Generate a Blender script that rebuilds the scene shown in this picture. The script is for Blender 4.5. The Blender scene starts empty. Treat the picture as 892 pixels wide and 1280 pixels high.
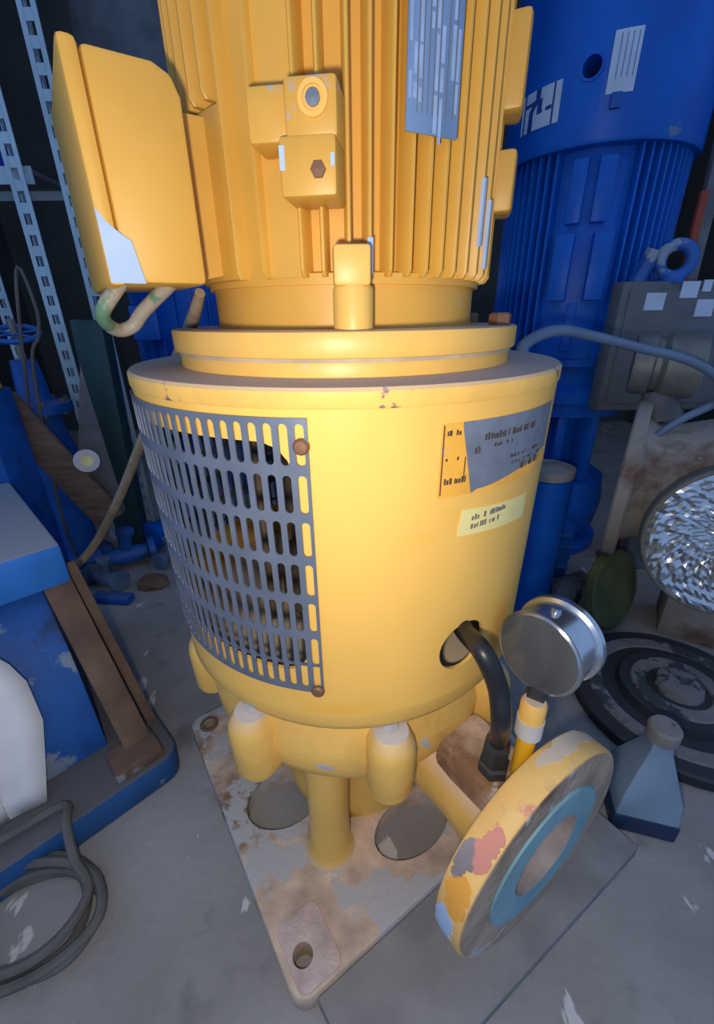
import bpy, bmesh, math, random
import numpy as np
from mathutils import Vector, Matrix
random.seed(7)
S = bpy.context.scene
COL = S.collection
R = math.radians

# ------------------------------------------------------------------ camera
FPX, PITCH, ROLL, YAW = 537.14, .4312, .0133, .0195
CAM = np.array([0, -.5228, .7402])
_f = np.array([math.sin(YAW)*math.cos(PITCH), math.cos(YAW)*math.cos(PITCH), -math.sin(PITCH)])
_r = np.array([math.cos(YAW), -math.sin(YAW), 0.]); _d = np.cross(_f, _r)
_c, _s = math.cos(ROLL), math.sin(ROLL)
_r, _d = _c*_r+_s*_d, -_s*_r+_c*_d
cd = bpy.data.cameras.new('camera'); cam = bpy.data.objects.new('camera', cd); COL.objects.link(cam)
m = Matrix.Identity(4)
for i in range(3):
    m[i][0], m[i][1], m[i][2], m[i][3] = _r[i], -_d[i], -_f[i], CAM[i]
cam.matrix_world = m
cd.sensor_fit = 'VERTICAL'; cd.sensor_height = 36; cd.lens = FPX/1280*36; cd.clip_start = .01
S.camera = cam

def at(u, v, **k):
    "a pixel's direction met with a plane x=, y=, z= or taken at distance t="
    d = _f*FPX+(u-446)*_r+(v-640)*_d; d = d/np.linalg.norm(d)
    (a, val), = k.items()
    t = val if a == 't' else (val-CAM['xyz'.index(a)])/d['xyz'.index(a)]
    return Vector(CAM+t*d)

# ------------------------------------------------------------------ light
w = bpy.data.worlds.new('world'); S.world = w; w.use_nodes = True
bg = w.node_tree.nodes['Background']; bg.inputs[0].default_value = (.34, .55, 1.0, 1); bg.inputs[1].default_value = .58
ld = bpy.data.lights.new('phone_flash_offscreen', 'POINT'); ld.energy = 6.4; ld.color = (1, .90, .76); ld.shadow_soft_size = .012
lo = bpy.data.objects.new('phone_flash_offscreen', ld); COL.objects.link(lo); lo.location = (-.03, -.545, .705)   # the phone's LED, beside the lens
S.view_settings.view_transform = 'Standard'; S.view_settings.look = 'None'
S.view_settings.exposure = .12; S.view_settings.gamma = 1; S.view_settings.use_curve_mapping = False

# ------------------------------------------------------------------ materials
MATS = {}
def node(nt, t, **k):
    n = nt.nodes.new(t)
    for a, b in k.items():
        if a[0] == 'i' and a[1:].isdigit(): n.inputs[int(a[1:])].default_value = b
        else: setattr(n, a, b)
    return n
def mat(name, col, rough=.5, metal=0, var=.12, scale=18, dust=0, dustcol=(.36, .34, .32), chip=0, chipcol=(.45, .5, .6),
        chipscale=9, bump=.15, stretch=(1, 1, 1), spec=.5, coat=0, stain=0, staincol=(.16, .07, .03)):
    if name in MATS: return MATS[name]
    M = bpy.data.materials.new(name); M.use_nodes = True; nt = M.node_tree; L = nt.links
    b = nt.nodes['Principled BSDF']; b.inputs['Metallic'].default_value = metal; b.inputs['Roughness'].default_value = rough
    b.inputs['Specular IOR Level'].default_value = spec; b.inputs['Coat Weight'].default_value = coat
    tc = node(nt, 'ShaderNodeTexCoord'); mp = node(nt, 'ShaderNodeMapping'); mp.inputs['Scale'].default_value = stretch
    L.new(tc.outputs['Object'], mp.inputs[0])
    n1 = node(nt, 'ShaderNodeTexNoise'); n1.inputs['Scale'].default_value = scale; n1.inputs['Detail'].default_value = 6
    L.new(mp.outputs[0], n1.inputs[0])
    rp = node(nt, 'ShaderNodeMapRange', i1=.3, i2=.7, i3=1-var, i4=1+var); L.new(n1.outputs[0], rp.inputs[0])
    mx = node(nt, 'ShaderNodeMix', data_type='RGBA', blend_type='MULTIPLY'); mx.inputs[0].default_value = 1
    mx.inputs[6].default_value = (*col, 1); L.new(rp.outputs[0], mx.inputs[7]); out = mx.outputs[2]
    def layer(out, colr, lo, hi, sc, det=5, seed=0):
        q = node(nt, 'ShaderNodeTexNoise', noise_dimensions='4D'); q.inputs['W'].default_value = seed; q.inputs['Scale'].default_value = sc; q.inputs['Detail'].default_value = det+5; q.inputs['Roughness'].default_value = .62
        L.new(mp.outputs[0], q.inputs[0])
        g = node(nt, 'ShaderNodeMapRange', i1=lo, i2=hi, i3=0, i4=1); L.new(q.outputs[0], g.inputs[0])
        x = node(nt, 'ShaderNodeMix', data_type='RGBA'); L.new(g.outputs[0], x.inputs[0]); L.new(out, x.inputs[6]); x.inputs[7].default_value = (*colr, 1)
        return x.outputs[2]
    if stain: out = layer(out, staincol, .66-stain*.3, .74-stain*.25, chipscale*.6, 6, 3.1)
    if chip: out = layer(out, chipcol, .665-chip*.4, .69-chip*.4, chipscale, 4, 1.7)
    if dust:
        ge = node(nt, 'ShaderNodeNewGeometry'); sx = node(nt, 'ShaderNodeSeparateXYZ'); L.new(ge.outputs['Normal'], sx.inputs[0])
        g = node(nt, 'ShaderNodeMapRange', i1=.35, i2=.9, i3=0, i4=dust); L.new(sx.outputs[2], g.inputs[0])
        x = node(nt, 'ShaderNodeMix', data_type='RGBA'); L.new(g.outputs[0], x.inputs[0]); L.new(out, x.inputs[6]); x.inputs[7].default_value = (*dustcol, 1); out = x.outputs[2]
    L.new(out, b.inputs['Base Color'])
    if bump:
        bp = node(nt, 'ShaderNodeBump'); bp.inputs['Strength'].default_value = bump; bp.inputs['Distance'].default_value = .003
        n2 = node(nt, 'ShaderNodeTexNoise'); n2.inputs['Scale'].default_value = scale*5; n2.inputs['Detail'].default_value = 4
        L.new(mp.outputs[0], n2.inputs[0]); L.new(n2.outputs[0], bp.inputs['Height']); L.new(bp.outputs[0], b.inputs['Normal'])
    MATS[name] = M; return M

YEL = mat('yellow_paint', (.83, .49, .11), .42, var=.10, scale=9, dust=.75, dustcol=(.50, .45, .40), chip=.04, chipscale=14, bump=.08)
SHR = mat('yellow_sheet_paint', (.83, .49, .11), .5, spec=.3, var=.10, scale=5, chip=.0, bump=.03, stretch=(1, 1, .5))
MOT = mat('motor_orange_yellow_paint', (.70, .38, .06), .45, var=.10, scale=10, dust=.4, dustcol=(.5, .4, .28), chip=.03, chipscale=16, chipcol=(.3, .42, .62), bump=.08)
CAST = mat('yellow_cast_paint', (.83, .49, .11), .55, var=.15, scale=14, dust=.95, dustcol=(.60, .56, .54), stain=.3, chip=.05, bump=.3)
DUSTY = mat('dusty_lid', (.83, .49, .11), .6, var=.12, scale=12, dust=.95, dustcol=(.45, .40, .38), chip=.14, chipcol=(.25, .13, .13), chipscale=32, bump=.2)
GRILLE = mat('grey_perforated_steel', (.155, .185, .25), .45, .35, var=.12, scale=30, bump=.05)
DARK = mat('dark_rusty_steel', (.17, .115, .07), .75, .1, var=.4, scale=25, bump=.4)
BASE = mat('dusty_base_plate', (.58, .42, .30), .85, var=.35, scale=22, dust=.0, stain=.42, staincol=(.24, .125, .06), chip=.36, chipcol=(.48, .45, .43), chipscale=8, bump=.5)
PINK = mat('pinkish_scraped_steel', (.56, .42, .37), .8, var=.2, scale=40, bump=.5)
SLAB = mat('grey_slab', (.25, .235, .225), .9, var=.2, scale=15, bump=.3)
RIM = mat('flange_rim_paint', (.80, .50, .16), .55, var=.12, scale=12, chip=.22, chipcol=(.62, .25, .17), chipscale=11, stain=.3, staincol=(.25, .21, .2), bump=.3)
FACE = mat('flange_face_rusty', (.36, .27, .19), .75, var=.3, scale=22, chip=.2, chipcol=(.46, .43, .40), chipscale=14, stain=.36, staincol=(.14, .09, .055), bump=.5)
PALEBLUE = mat('pale_blue_primer', (.20, .37, .42), .7, var=.15, scale=18, chip=.12, chipcol=(.36, .36, .33), bump=.25)
BORE = mat('dusty_bore', (.36, .29, .26), .9, var=.2, scale=30, bump=.3)
STEEL = mat('stainless_steel', (.62, .64, .67), .22, .95, var=.06, scale=20, bump=.02)
DIAL = mat('smoky_gauge_glass', (.075, .08, .085), .16, 0, var=.2, scale=9, bump=.0, spec=.6, coat=.4)
RUBBER = mat('black_rubber', (.012, .013, .015), .38, var=.15, bump=.05)
GLAND = mat('dark_plastic_gland', (.035, .035, .036), .5, bump=.05)
BRIGHTY = mat('bright_yellow_paint', (.85, .42, .015), .4, var=.06, bump=.03)
WORN = mat('pale_worn_paint', (.55, .53, .50), .6, var=.12, bump=.1)
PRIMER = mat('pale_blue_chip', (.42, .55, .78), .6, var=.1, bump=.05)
GREYPL = mat('grey_nameplate', (.22, .25, .30), .4, .4, var=.15, scale=60, bump=.0)
MPLATE = mat('blue_grey_nameplate', (.20, .30, .47), .4, .35, var=.22, scale=45, stretch=(1, 1, .15), bump=.0)
MLINE = mat('pale_plate_column', (.36, .48, .68), .5, .2, var=.15, scale=60, bump=0)
INK = mat('dark_print', (.06, .04, .035), .7, bump=0)
INKL = mat('soft_grey_print', (.16, .15, .14), .7, bump=0)
STICK = mat('pale_yellow_sticker', (.82, .70, .28), .5, var=.1, bump=0)
SCREW = mat('brown_screw', (.20, .10, .055), .6, .3, bump=.2)
BLUE = mat('blue_machine_paint', (.003, .11, .50), .42, spec=.3, var=.15, scale=8, chip=.02, chipcol=(.12, .2, .35), bump=.08)
BLUEL = mat('light_blue_machine_paint', (.003, .11, .50), .42, var=.15, bump=.08)
BLUED = mat('dark_blue_machine_paint', (.003, .09, .40), .55, var=.3, dust=.35, dustcol=(.16, .17, .20), bump=.2)
BLUEW = mat('worn_blue_paint', (.015, .11, .40), .55, var=.25, scale=10, chip=.28, chipcol=(.25, .31, .40), chipscale=8, dust=.0, bump=.3, stain=.35, staincol=(.03, .03, .035))
SKID = mat('worn_blue_skid_paint', (.014, .085, .25), .6, var=.25, scale=10, dust=.9, dustcol=(.13, .115, .10), chip=.22, chipcol=(.22, .27, .36), chipscale=10, bump=.3)
BOXB = mat('scuffed_bright_blue_paint', (.03, .22, .70), .5, var=.2, scale=9, dust=.95, dustcol=(.42, .42, .44), chip=.2, chipcol=(.25, .34, .5), chipscale=12, bump=.2)
RUST = mat('rusty_brown_steel', (.17, .10, .065), .8, var=.3, scale=18, chip=.25, chipcol=(.26, .27, .29), chipscale=6, bump=.4)
RUSTD = mat('dark_rust', (.06, .035, .025), .85, var=.3, bump=.4)
PAPER = mat('white_paper', (.86, .87, .89), .8, var=.06, bump=.1)
RACK = mat('pale_rack_steel', (.42, .55, .62), .5, .2, var=.15, scale=10, bump=.1)
WOOD = mat('old_brown_board', (.16, .10, .07), .85, var=.35, scale=9, stretch=(1, 8, 8), bump=.4)
GREYJ = mat('grey_sheet_steel', (.13, .13, .14), .7, .1, var=.25, bump=.3)
GREEN = mat('dark_green_paint', (.012, .045, .05), .55, var=.25, bump=.2)
HOSE = mat('tan_hose', (.36, .27, .18), .6, var=.25, scale=40, bump=.3)
HOSEG = mat('green_conduit', (.10, .20, .12), .5, var=.3, scale=30, chip=.3, chipcol=(.32, .28, .22), bump=.3)
HOSEB = mat('grey_blue_hose', (.13, .19, .29), .5, var=.2, scale=8, bump=.1)
NAVY = mat('navy_hose', (.012, .022, .07), .5, bump=.1)
CORD = mat('dusty_grey_cord', (.12, .115, .105), .8, var=.25, bump=.3)
CAB = mat('grey_cabinet_paint', (.12, .125, .135), .6, var=.15, bump=.1)
LABEL = mat('pale_label', (.50, .58, .70), .6, var=.1, bump=0)
BEIGE = mat('dusty_beige_cast', (.30, .27, .235), .8, var=.2, scale=8, stain=.4, staincol=(.16, .09, .06), chip=.05, bump=.3)
GREYG = mat('dull_grey_green_cast', (.20, .20, .18), .5, .3, var=.25, bump=.2)
OLIVE = mat('olive_painted_steel', (.11, .115, .04), .7, var=.3, scale=14, bump=.3)
BLACK = mat('blackish_flange_paint', (.018, .022, .03), .6, var=.3, dust=.25, dustcol=(.08, .08, .085), bump=.3)
DGREY = mat('dusty_grey_ring', (.20, .19, .19), .85, var=.2, chip=.36, chipcol=(.05, .055, .065), chipscale=9, bump=.3)
TIN = mat('pale_blue_tin', (.30, .42, .55), .35, .3, var=.3, scale=9, chip=.2, chipcol=(.10, .09, .10), chipscale=9, bump=.1)
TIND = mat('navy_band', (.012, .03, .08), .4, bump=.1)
RED = mat('red_oxide_paint', (.26, .045, .02), .7, bump=.2)
DARKWALL = mat('dark_wall', (.07, .068, .066), .95, var=.3, scale=2, bump=.2)

def shroud_wear():
    "pale worn streaks down the right flank of the shroud and faint orange dabs on its front"
    nt = SHR.node_tree; L = nt.links; b = nt.nodes['Principled BSDF']; src = b.inputs['Base Color'].links[0].from_socket
    tc = node(nt, 'ShaderNodeTexCoord'); sx = node(nt, 'ShaderNodeSeparateXYZ'); L.new(tc.outputs['Object'], sx.inputs[0])
    mp = node(nt, 'ShaderNodeMapping'); mp.inputs['Scale'].default_value = (26, 26, 3.5); L.new(tc.outputs['Object'], mp.inputs[0])
    n = node(nt, 'ShaderNodeTexNoise'); n.inputs['Scale'].default_value = 1; n.inputs['Detail'].default_value = 8; L.new(mp.outputs[0], n.inputs[0])
    g = node(nt, 'ShaderNodeMapRange', i1=.13, i2=.16, i3=-.32, i4=-.02); L.new(sx.outputs[0], g.inputs[0])
    ad = node(nt, 'ShaderNodeMath', operation='ADD'); L.new(n.outputs[0], ad.inputs[0]); L.new(g.outputs[0], ad.inputs[1])
    th = node(nt, 'ShaderNodeMapRange', i1=.56, i2=.61, i3=0, i4=.85); L.new(ad.outputs[0], th.inputs[0])
    x = node(nt, 'ShaderNodeMix', data_type='RGBA'); L.new(th.outputs[0], x.inputs[0]); L.new(src, x.inputs[6]); x.inputs[7].default_value = (.56, .50, .42, 1)
    n2 = node(nt, 'ShaderNodeTexNoise'); n2.inputs['Scale'].default_value = 11; n2.inputs['Detail'].default_value = 6; L.new(tc.outputs['Object'], n2.inputs[0])
    t2 = node(nt, 'ShaderNodeMapRange', i1=.58, i2=.72, i3=0, i4=.5); L.new(n2.outputs[0], t2.inputs[0])
    y = node(nt, 'ShaderNodeMix', data_type='RGBA'); L.new(t2.outputs[0], y.inputs[0]); L.new(x.outputs[2], y.inputs[6]); y.inputs[7].default_value = (.80, .41, .04, 1)
    L.new(y.outputs[2], b.inputs['Base Color'])
shroud_wear()

def foil_mat():
    M = bpy.data.materials.new('crinkled_foil_film'); M.use_nodes = True; nt = M.node_tree; L = nt.links
    b = nt.nodes['Principled BSDF']; b.inputs['Metallic'].default_value = .85; b.inputs['Roughness'].default_value = .18
    tc = node(nt, 'ShaderNodeTexCoord')
    b.inputs['Base Color'].default_value = (.62, .64, .67, 1)
    v = node(nt, 'ShaderNodeTexVoronoi'); v.inputs['Scale'].default_value = 60; L.new(tc.outputs['Object'], v.inputs[0])
    bp = node(nt, 'ShaderNodeBump'); bp.inputs['Strength'].default_value = .9; bp.inputs['Distance'].default_value = .01
    L.new(v.outputs['Color'], bp.inputs['Height']); L.new(bp.outputs[0], b.inputs['Normal'])
    return M
FOIL = foil_mat()

def floor_mat():
    M = bpy.data.materials.new('grey_concrete'); M.use_nodes = True; nt = M.node_tree; L = nt.links
    b = nt.nodes['Principled BSDF']; b.inputs['Roughness'].default_value = .85
    tc = node(nt, 'ShaderNodeTexCoord')
    def nz(sc, det, w=0, st=None):
        q = node(nt, 'ShaderNodeTexNoise', noise_dimensions='4D'); q.inputs['Scale'].default_value = sc; q.inputs['Detail'].default_value = det; q.inputs['W'].default_value = w
        if st:
            mp = node(nt, 'ShaderNodeMapping'); mp.inputs['Scale'].default_value = st; mp.inputs['Rotation'].default_value = (0, 0, .5)
            L.new(tc.outputs['Object'], mp.inputs[0]); L.new(mp.outputs[0], q.inputs[0])
        else: L.new(tc.outputs['Object'], q.inputs[0])
        return q.outputs[0]
    r = node(nt, 'ShaderNodeValToRGB'); L.new(nz(5, 8), r.inputs[0])
    r.color_ramp.elements[0].position = .3; r.color_ramp.elements[0].color = (.24, .222, .208, 1)
    r.color_ramp.elements[1].position = .72; r.color_ramp.elements[1].color = (.38, .36, .345, 1)
    out = r.outputs[0]
    for (sc, lo, hi, colr, w, st) in ((9, .645, .665, (.68, .65, .62, 1), 2.3, (3, 1, 1)), (14, .60, .75, (.15, .14, .132, 1), 5.1, None)):
        g = node(nt, 'ShaderNodeMapRange', i1=lo, i2=hi, i3=0, i4=.8); L.new(nz(sc, 4, w, st), g.inputs[0])
        x = node(nt, 'ShaderNodeMix', data_type='RGBA'); L.new(g.outputs[0], x.inputs[0]); L.new(out, x.inputs[6]); x.inputs[7].default_value = colr; out = x.outputs[2]
    L.new(out, b.inputs['Base Color'])
    bp = node(nt, 'ShaderNodeBump'); bp.inputs['Strength'].default_value = .35; bp.inputs['Distance'].default_value = .006
    L.new(nz(60, 6, 1), bp.inputs['Height']); L.new(bp.outputs[0], b.inputs['Normal'])
    return M
CONC = floor_mat()

# ------------------------------------------------------------------ mesh tools
def rotz(a): return Matrix.Rotation(a, 3, 'Z')
def frame(d):
    d = Vector(d).normalized(); a = Vector((0, 0, 1)) if abs(d.z) < .95 else Vector((1, 0, 0))
    x = a.cross(d).normalized(); y = d.cross(x); return x, y, d
class MB:
    def __init__(s): s.v = []; s.f = []
    def add(s, vs, fs):
        o = len(s.v); s.v += [Vector(p) for p in vs]; s.f += [[i+o for i in f] for f in fs]; return s
    def box(s, c, size, rot=None, taper=1.0):
        c = Vector(c); h = Vector(size)/2; vs = []
        for z in (-1, 1):
            k = taper if z > 0 else 1
            for x, y in ((-1, -1), (1, -1), (1, 1), (-1, 1)):
                p = Vector((x*h.x*k, y*h.y*k, z*h.z)); vs.append(c+(rot @ p if rot else p))
        return s.add(vs, [[3, 2, 1, 0], [4, 5, 6, 7], [0, 1, 5, 4], [1, 2, 6, 5], [2, 3, 7, 6], [3, 0, 4, 7]])
    def cyl(s, p0, p1, r0, r1=None, n=24, cap=True):
        return s.lathe([(r0, 0), (r0 if r1 is None else r1, (Vector(p1)-Vector(p0)).length)], n, p0, Vector(p1)-Vector(p0), cap)
    def lathe(s, prof, n=32, o=(0, 0, 0), d=(0, 0, 1), cap=True, closed=False, a0=0, a1=None):
        x, y, dd = frame(d) if tuple(d) != (0, 0, 1) else (Vector((1, 0, 0)), Vector((0, 1, 0)), Vector((0, 0, 1)))
        o = Vector(o); vs = []; fs = []; k = len(prof); full = a1 is None
        cnt = n if full else n+1
        for i in range(cnt):
            a = 2*math.pi*i/n if full else a0+(a1-a0)*i/n
            e = x*math.cos(a)+y*math.sin(a)
            vs += [o+e*r+dd*h for r, h in prof]
        for i in range(n):
            j = (i+1) % cnt
            for q in range(k if closed else k-1):
                p = (q+1) % k; fs.append([i*k+q, j*k+q, j*k+p, i*k+p])
        if cap and not closed and full:
            if prof[0][0] > 1e-6: fs.append([i*k for i in range(n)][::-1])
            if prof[-1][0] > 1e-6: fs.append([i*k+k-1 for i in range(n)])
        if not full and closed:
            fs.append(list(range(k))[::-1]); fs.append([n*k+q for q in range(k)])
        return s.add(vs, fs)
    def wedge(s, a0, a1, r0, r1, z0, z1, n=None, o=(0, 0, 0)):
        "solid arc segment; degrees measured from the front (-y), + to the right"
        n = n or max(2, int((a1-a0)/4))
        return s.lathe([(r0, z0), (r1, z0), (r1, z1), (r0, z1)], n, o, (0, 0, 1), closed=True, a0=R(a0-90), a1=R(a1-90))
    def tube(s, pts, r, n=10, smooth=6):
        P = [Vector(p) for p in pts]
        if smooth and len(P) > 2:
            Q = [P[0]*2-P[1]]+P+[P[-1]*2-P[-2]]; out = []
            for i in range(1, len(Q)-2):
                for k in range(smooth):
                    t = k/smooth; a, b, c, d = Q[i-1:i+3]
                    out.append(.5*((2*b)+(c-a)*t+(2*a-5*b+4*c-d)*t*t+(3*b-a-3*c+d)*t**3))
            P = out+[P[-1]]
        vs = []; fs = []; x = None
        for i, p in enumerate(P):
            d = (P[min(i+1, len(P)-1)]-P[max(i-1, 0)]).normalized()
            if x is None: x = frame(d)[0]
            x = (x-d*x.dot(d)).normalized(); y = d.cross(x)
            rr = r(i/(len(P)-1)) if callable(r) else r
            vs += [p+(x*math.cos(2*math.pi*k/n)+y*math.sin(2*math.pi*k/n))*rr for k in range(n)]
        for i in range(len(P)-1):
            for k in range(n):
                fs.append([i*n+k, i*n+(k+1) % n, (i+1)*n+(k+1) % n, (i+1)*n+k])
        fs.append(list(range(n))[::-1]); fs.append([(len(P)-1)*n+k for k in range(n)])
        return s.add(vs, fs)
    def prism(s, poly, thick, o=(0, 0, 0), x=(1, 0, 0), y=(0, 1, 0)):
        "2-D polygon in the plane of x, y, extruded by thick along x cross y"
        x = Vector(x); y = Vector(y); nrm = x.cross(y).normalized(); o = Vector(o); k = len(poly)
        vs = [o+x*a+y*b for a, b in poly]+[o+x*a+y*b+nrm*thick for a, b in poly]
        return s.add(vs, [list(range(k))[::-1], list(range(k, 2*k))]+[[i, (i+1) % k, k+(i+1) % k, k+i] for i in range(k)])
    def pts(s, P, thick):
        "polygon through given points, thickened along its normal away from them"
        P = [Vector(p) for p in P]; n = (P[1]-P[0]).cross(P[2]-P[0]).normalized(); k = len(P)
        return s.add(P+[p+n*thick for p in P], [list(range(k))[::-1], list(range(k, 2*k))]+[[i, (i+1) % k, k+(i+1) % k, k+i] for i in range(k)])
    def sheet(s, azs, zlo, zhi, r, th=.0006):
        "curved decal on a cylinder about the z axis"
        vs = []; fs = []
        for i, a in enumerate(azs):
            for rr in (r, r+th):
                for zz in (zlo(a), zhi(a)): vs.append((rr*math.sin(R(a)), -rr*math.cos(R(a)), zz))
        n = len(azs)
        for i in range(n-1):
            p, q = i*4, i*4+4
            fs += [[p+2, q+2, q+3, p+3], [p+1, q+1, q, p], [p, q, q+2, p+2], [p+3, q+3, q+1, p+1]]
        fs += [[0, 2, 3, 1], [4*n-4, 4*n-3, 4*n-1, 4*n-2]]
        return s.add(vs, fs)
    def build(s, name, m, parent=None, bevel=0, smooth=True, seg=2, angle=35):
        off = Vector((0, 0, 0)); p = parent
        while p is not None: off += p.location; p = p.parent
        me = bpy.data.meshes.new(name); me.from_pydata([v-off for v in s.v], [], s.f)
        bm = bmesh.new(); bm.from_mesh(me); bmesh.ops.recalc_face_normals(bm, faces=bm.faces)
        if bevel:
            ed = [e for e in bm.edges if len(e.link_faces) == 2 and e.calc_face_angle(0) > R(angle)]
            bmesh.ops.bevel(bm, geom=ed, offset=bevel, segments=seg, profile=.5, affect='EDGES', clamp_overlap=True)
        bm.to_mesh(me); bm.free()
        if smooth:
            me.shade_smooth()
            me.set_sharp_from_angle(angle=R(angle))
        me.materials.append(m)
        o = bpy.data.objects.new(name, me); COL.objects.link(o); o.parent = parent
        return o
def thing(name, label, cat, loc=(0, 0, 0), group=None):
    o = bpy.data.objects.new(name, None); COL.objects.link(o); o.location = loc; o.empty_display_size = .05
    tag(o, label, cat, group); return o
def tag(o, label, cat, group=None):
    o['label'] = label; o['category'] = cat
    if group: o['group'] = group
    return o
def struct(o): o['kind'] = 'structure'; return o
def cut(o, cutter_mb):
    "boolean difference, applied; the cutter is thrown away"
    c = cutter_mb.build('cutter', MATS['dark_print'], None, smooth=False)
    md = o.modifiers.new('b', 'BOOLEAN'); md.object = c; md.operation = 'DIFFERENCE'; md.solver = 'EXACT'
    bpy.context.view_layer.update()
    me = bpy.data.meshes.new_from_object(o.evaluated_get(bpy.context.evaluated_depsgraph_get()))
    o.modifiers.clear(); o.data = me; bpy.data.objects.remove(c)
    me.shade_smooth(); me.set_sharp_from_angle(angle=R(35))
def pol(a, r, z=0):
    return Vector((r*math.sin(R(a)), -r*math.cos(R(a)), z))
def prints(mb, a0, a1, z0, z1, r, rnd, fill=.75, wmin=.25, wmax=.7):
    "a run of small upright print marks on the cylinder r"
    a = a0
    while a < a1:
        wd = rnd.uniform(wmin, wmax)
        if rnd.random() < fill:
            zz = z1-(z1-z0)*rnd.choice((0, 0, .12, .3))
            mb.sheet([a, min(a+wd*.65, a1)], lambda q: z0, lambda q, zz=zz: zz, r, .0003)
        a += wd

# ------------------------------------------------------------------ the setting
struct(MB().box((0, .9, -.03), (5.2, 4.4, .06)).build('floor', CONC))
struct(MB().box((0, 2.65, 1.7), (5.2, .1, 3.4)).build('wall_back', DARKWALL))
struct(MB().box((-2.1, 1.6, 1.7), (.1, 2.0, 3.4)).build('wall_left', DARKWALL))
struct(MB().box((2.1, 1.6, 1.7), (.1, 2.0, 3.4)).build('wall_right', DARKWALL))
struct(MB().box((0, 1.85, 3.44), (4.3, 1.7, .08)).build('unseen_ceiling', DARKWALL))  # out of view; spans only the back, shaped to keep the background dark

# ------------------------------------------------------------------ the yellow pump
BA = .5684                                  # turn of the base plate
bu = Vector((math.cos(BA), math.sin(BA), 0)); bw = Vector((-math.sin(BA), math.cos(BA), 0))
def B(u, w_, z): return bu*u+bw*w_+Vector((0, 0, z))
slab = MB().prism([(-.200, -.345), (.262, -.362), (.262, -.2305), (-.205, -.2305)], .022, x=bu, y=bw).build('ground_slab', SLAB, bevel=.002)
tag(slab, 'flat dusty grey slab lying along the base plate under the outlet flange', 'slab')

pump = thing('vertical_pump', 'yellow vertical pump with finned motor, round slotted shroud and square base plate', 'pump', (0, 0, 0))
def rr_poly(x0, y0, x1, y1, r, n=5):
    out = []
    for cx, cy, a in ((x1-r, y0+r, -90), (x1-r, y1-r, 0), (x0+r, y1-r, 90), (x0+r, y0+r, 180)):
        out += [(cx+r*math.cos(R(a+90*i/n)), cy+r*math.sin(R(a+90*i/n))) for i in range(n+1)]
    return out
base = MB().prism(rr_poly(-.23, -.23, .23, .23, .022), .032, (0, 0, 0), bu, bw).build('base_plate', BASE, pump, bevel=.003)
def oval(cx, cy, a, b, ang, n=28):
    return [(cx+a*math.cos(t)*math.cos(ang)-b*math.sin(t)*math.sin(ang), cy+a*math.cos(t)*math.sin(ang)+b*math.sin(t)*math.cos(ang)) for t in [2*math.pi*i/n for i in range(n)]]
c = MB()
c.prism(oval(-.115, -.082, .060, .046, .35), .08, (0, 0, -.02))
c.prism(oval(.085, -.128, .064, .040, .55), .08, (0, 0, -.02))
c.prism(oval(-.068, -.272, .0125, .0125, 0), .08, (0, 0, -.02))
p = B(-.2, .2, 0); c.prism(oval(p.x, p.y, .012, .012, 0), .08, (0, 0, -.02))
p = B(.2, -.2, 0); c.prism(oval(p.x, p.y, .012, .012, 0), .08, (0, 0, -.02))
cut(base, c)
# scraped pad around the near corner bolt hole
pad = MB().prism(rr_poly(-.222, -.226, -.165, -.150, .012), .003, (0, 0, .0315), bu, bw).build('bolt_pad', PINK, pump, bevel=.001)
cut(pad, MB().prism(oval(-.068, -.272, .0125, .0125, 0), .08, (0, 0, -.02)))
p = B(-.2, .2, .032)
MB().lathe([(.017, 0), (.017, .002), (.012, .003), (.012, 0)], 20, p, closed=True).build('bolt_washer', RUST, pump)

# casing
MB().lathe([(.08, .032), (.115, .032), (.118, .07), (.11, .12), (.125, .16), (.14, .21), (.135, .27), (.1, .28)], 48).build('volute_casing', CAST, pump)
MB().lathe([(.10, .225), (.16, .225), (.19, .238), (.204, .268), (.206, .305), (.197, .335), (.18, .348), (.10, .35)], 64).build('casing_ring', CAST, pump)
MB().lathe([(.12, .345), (.205, .345), (.214, .352), (.2215, .366), (.2215, .383), (.12, .384)], 72).build('mounting_collar', YEL, pump)
for k, a in enumerate((11, -34, -79, 56, 101, 146, 191, 236)):
    mb = MB(); cpt = pol(a, .2, 0); rt = rotz(R(a))
    prof = []
    out = [(-.027, .045)]+[(-.027*math.cos(t), -.012-.024*math.sin(t)) for t in [math.pi*i/10 for i in range(11)]]+[(.027, .045)]
    vs = []; fs = []; n = len(out)
    for z, kx in ((.245, .86), (.253, .95), (.312, 1.0), (.324, .93), (.336, .70), (.342, .40)):
        vs += [cpt+rt @ Vector((x*kx, y*kx if y < 0 else y, z)) for x, y in out]
    for q in range(4):
        fs += [[q*n+i, q*n+(i+1) % n, (q+1)*n+(i+1) % n, (q+1)*n+i] for i in range(n)]
    fs += [list(range(n))[::-1], [4*n+i for i in range(n)]]
    mb.add(vs, fs); lug = mb.build('casing_lug', CAST, pump, smooth=True, angle=50)
    MB().cyl(cpt+rt @ Vector((0, -.004, .338)), cpt+rt @ Vector((0, -.004, .348)), .009, .0085, 6).build('bolt_head', WORN if k != 3 else GLAND, lug)
for a in (-14, 106, 226):
    q = pol(a, .155)
    MB().lathe([(.036, .031), (.032, .036), (.0285, .045), (.0275, .12), (.029, .2), (.032, .27)], 28, (q.x, q.y, 0)).build('support_leg', YEL, pump)

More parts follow.
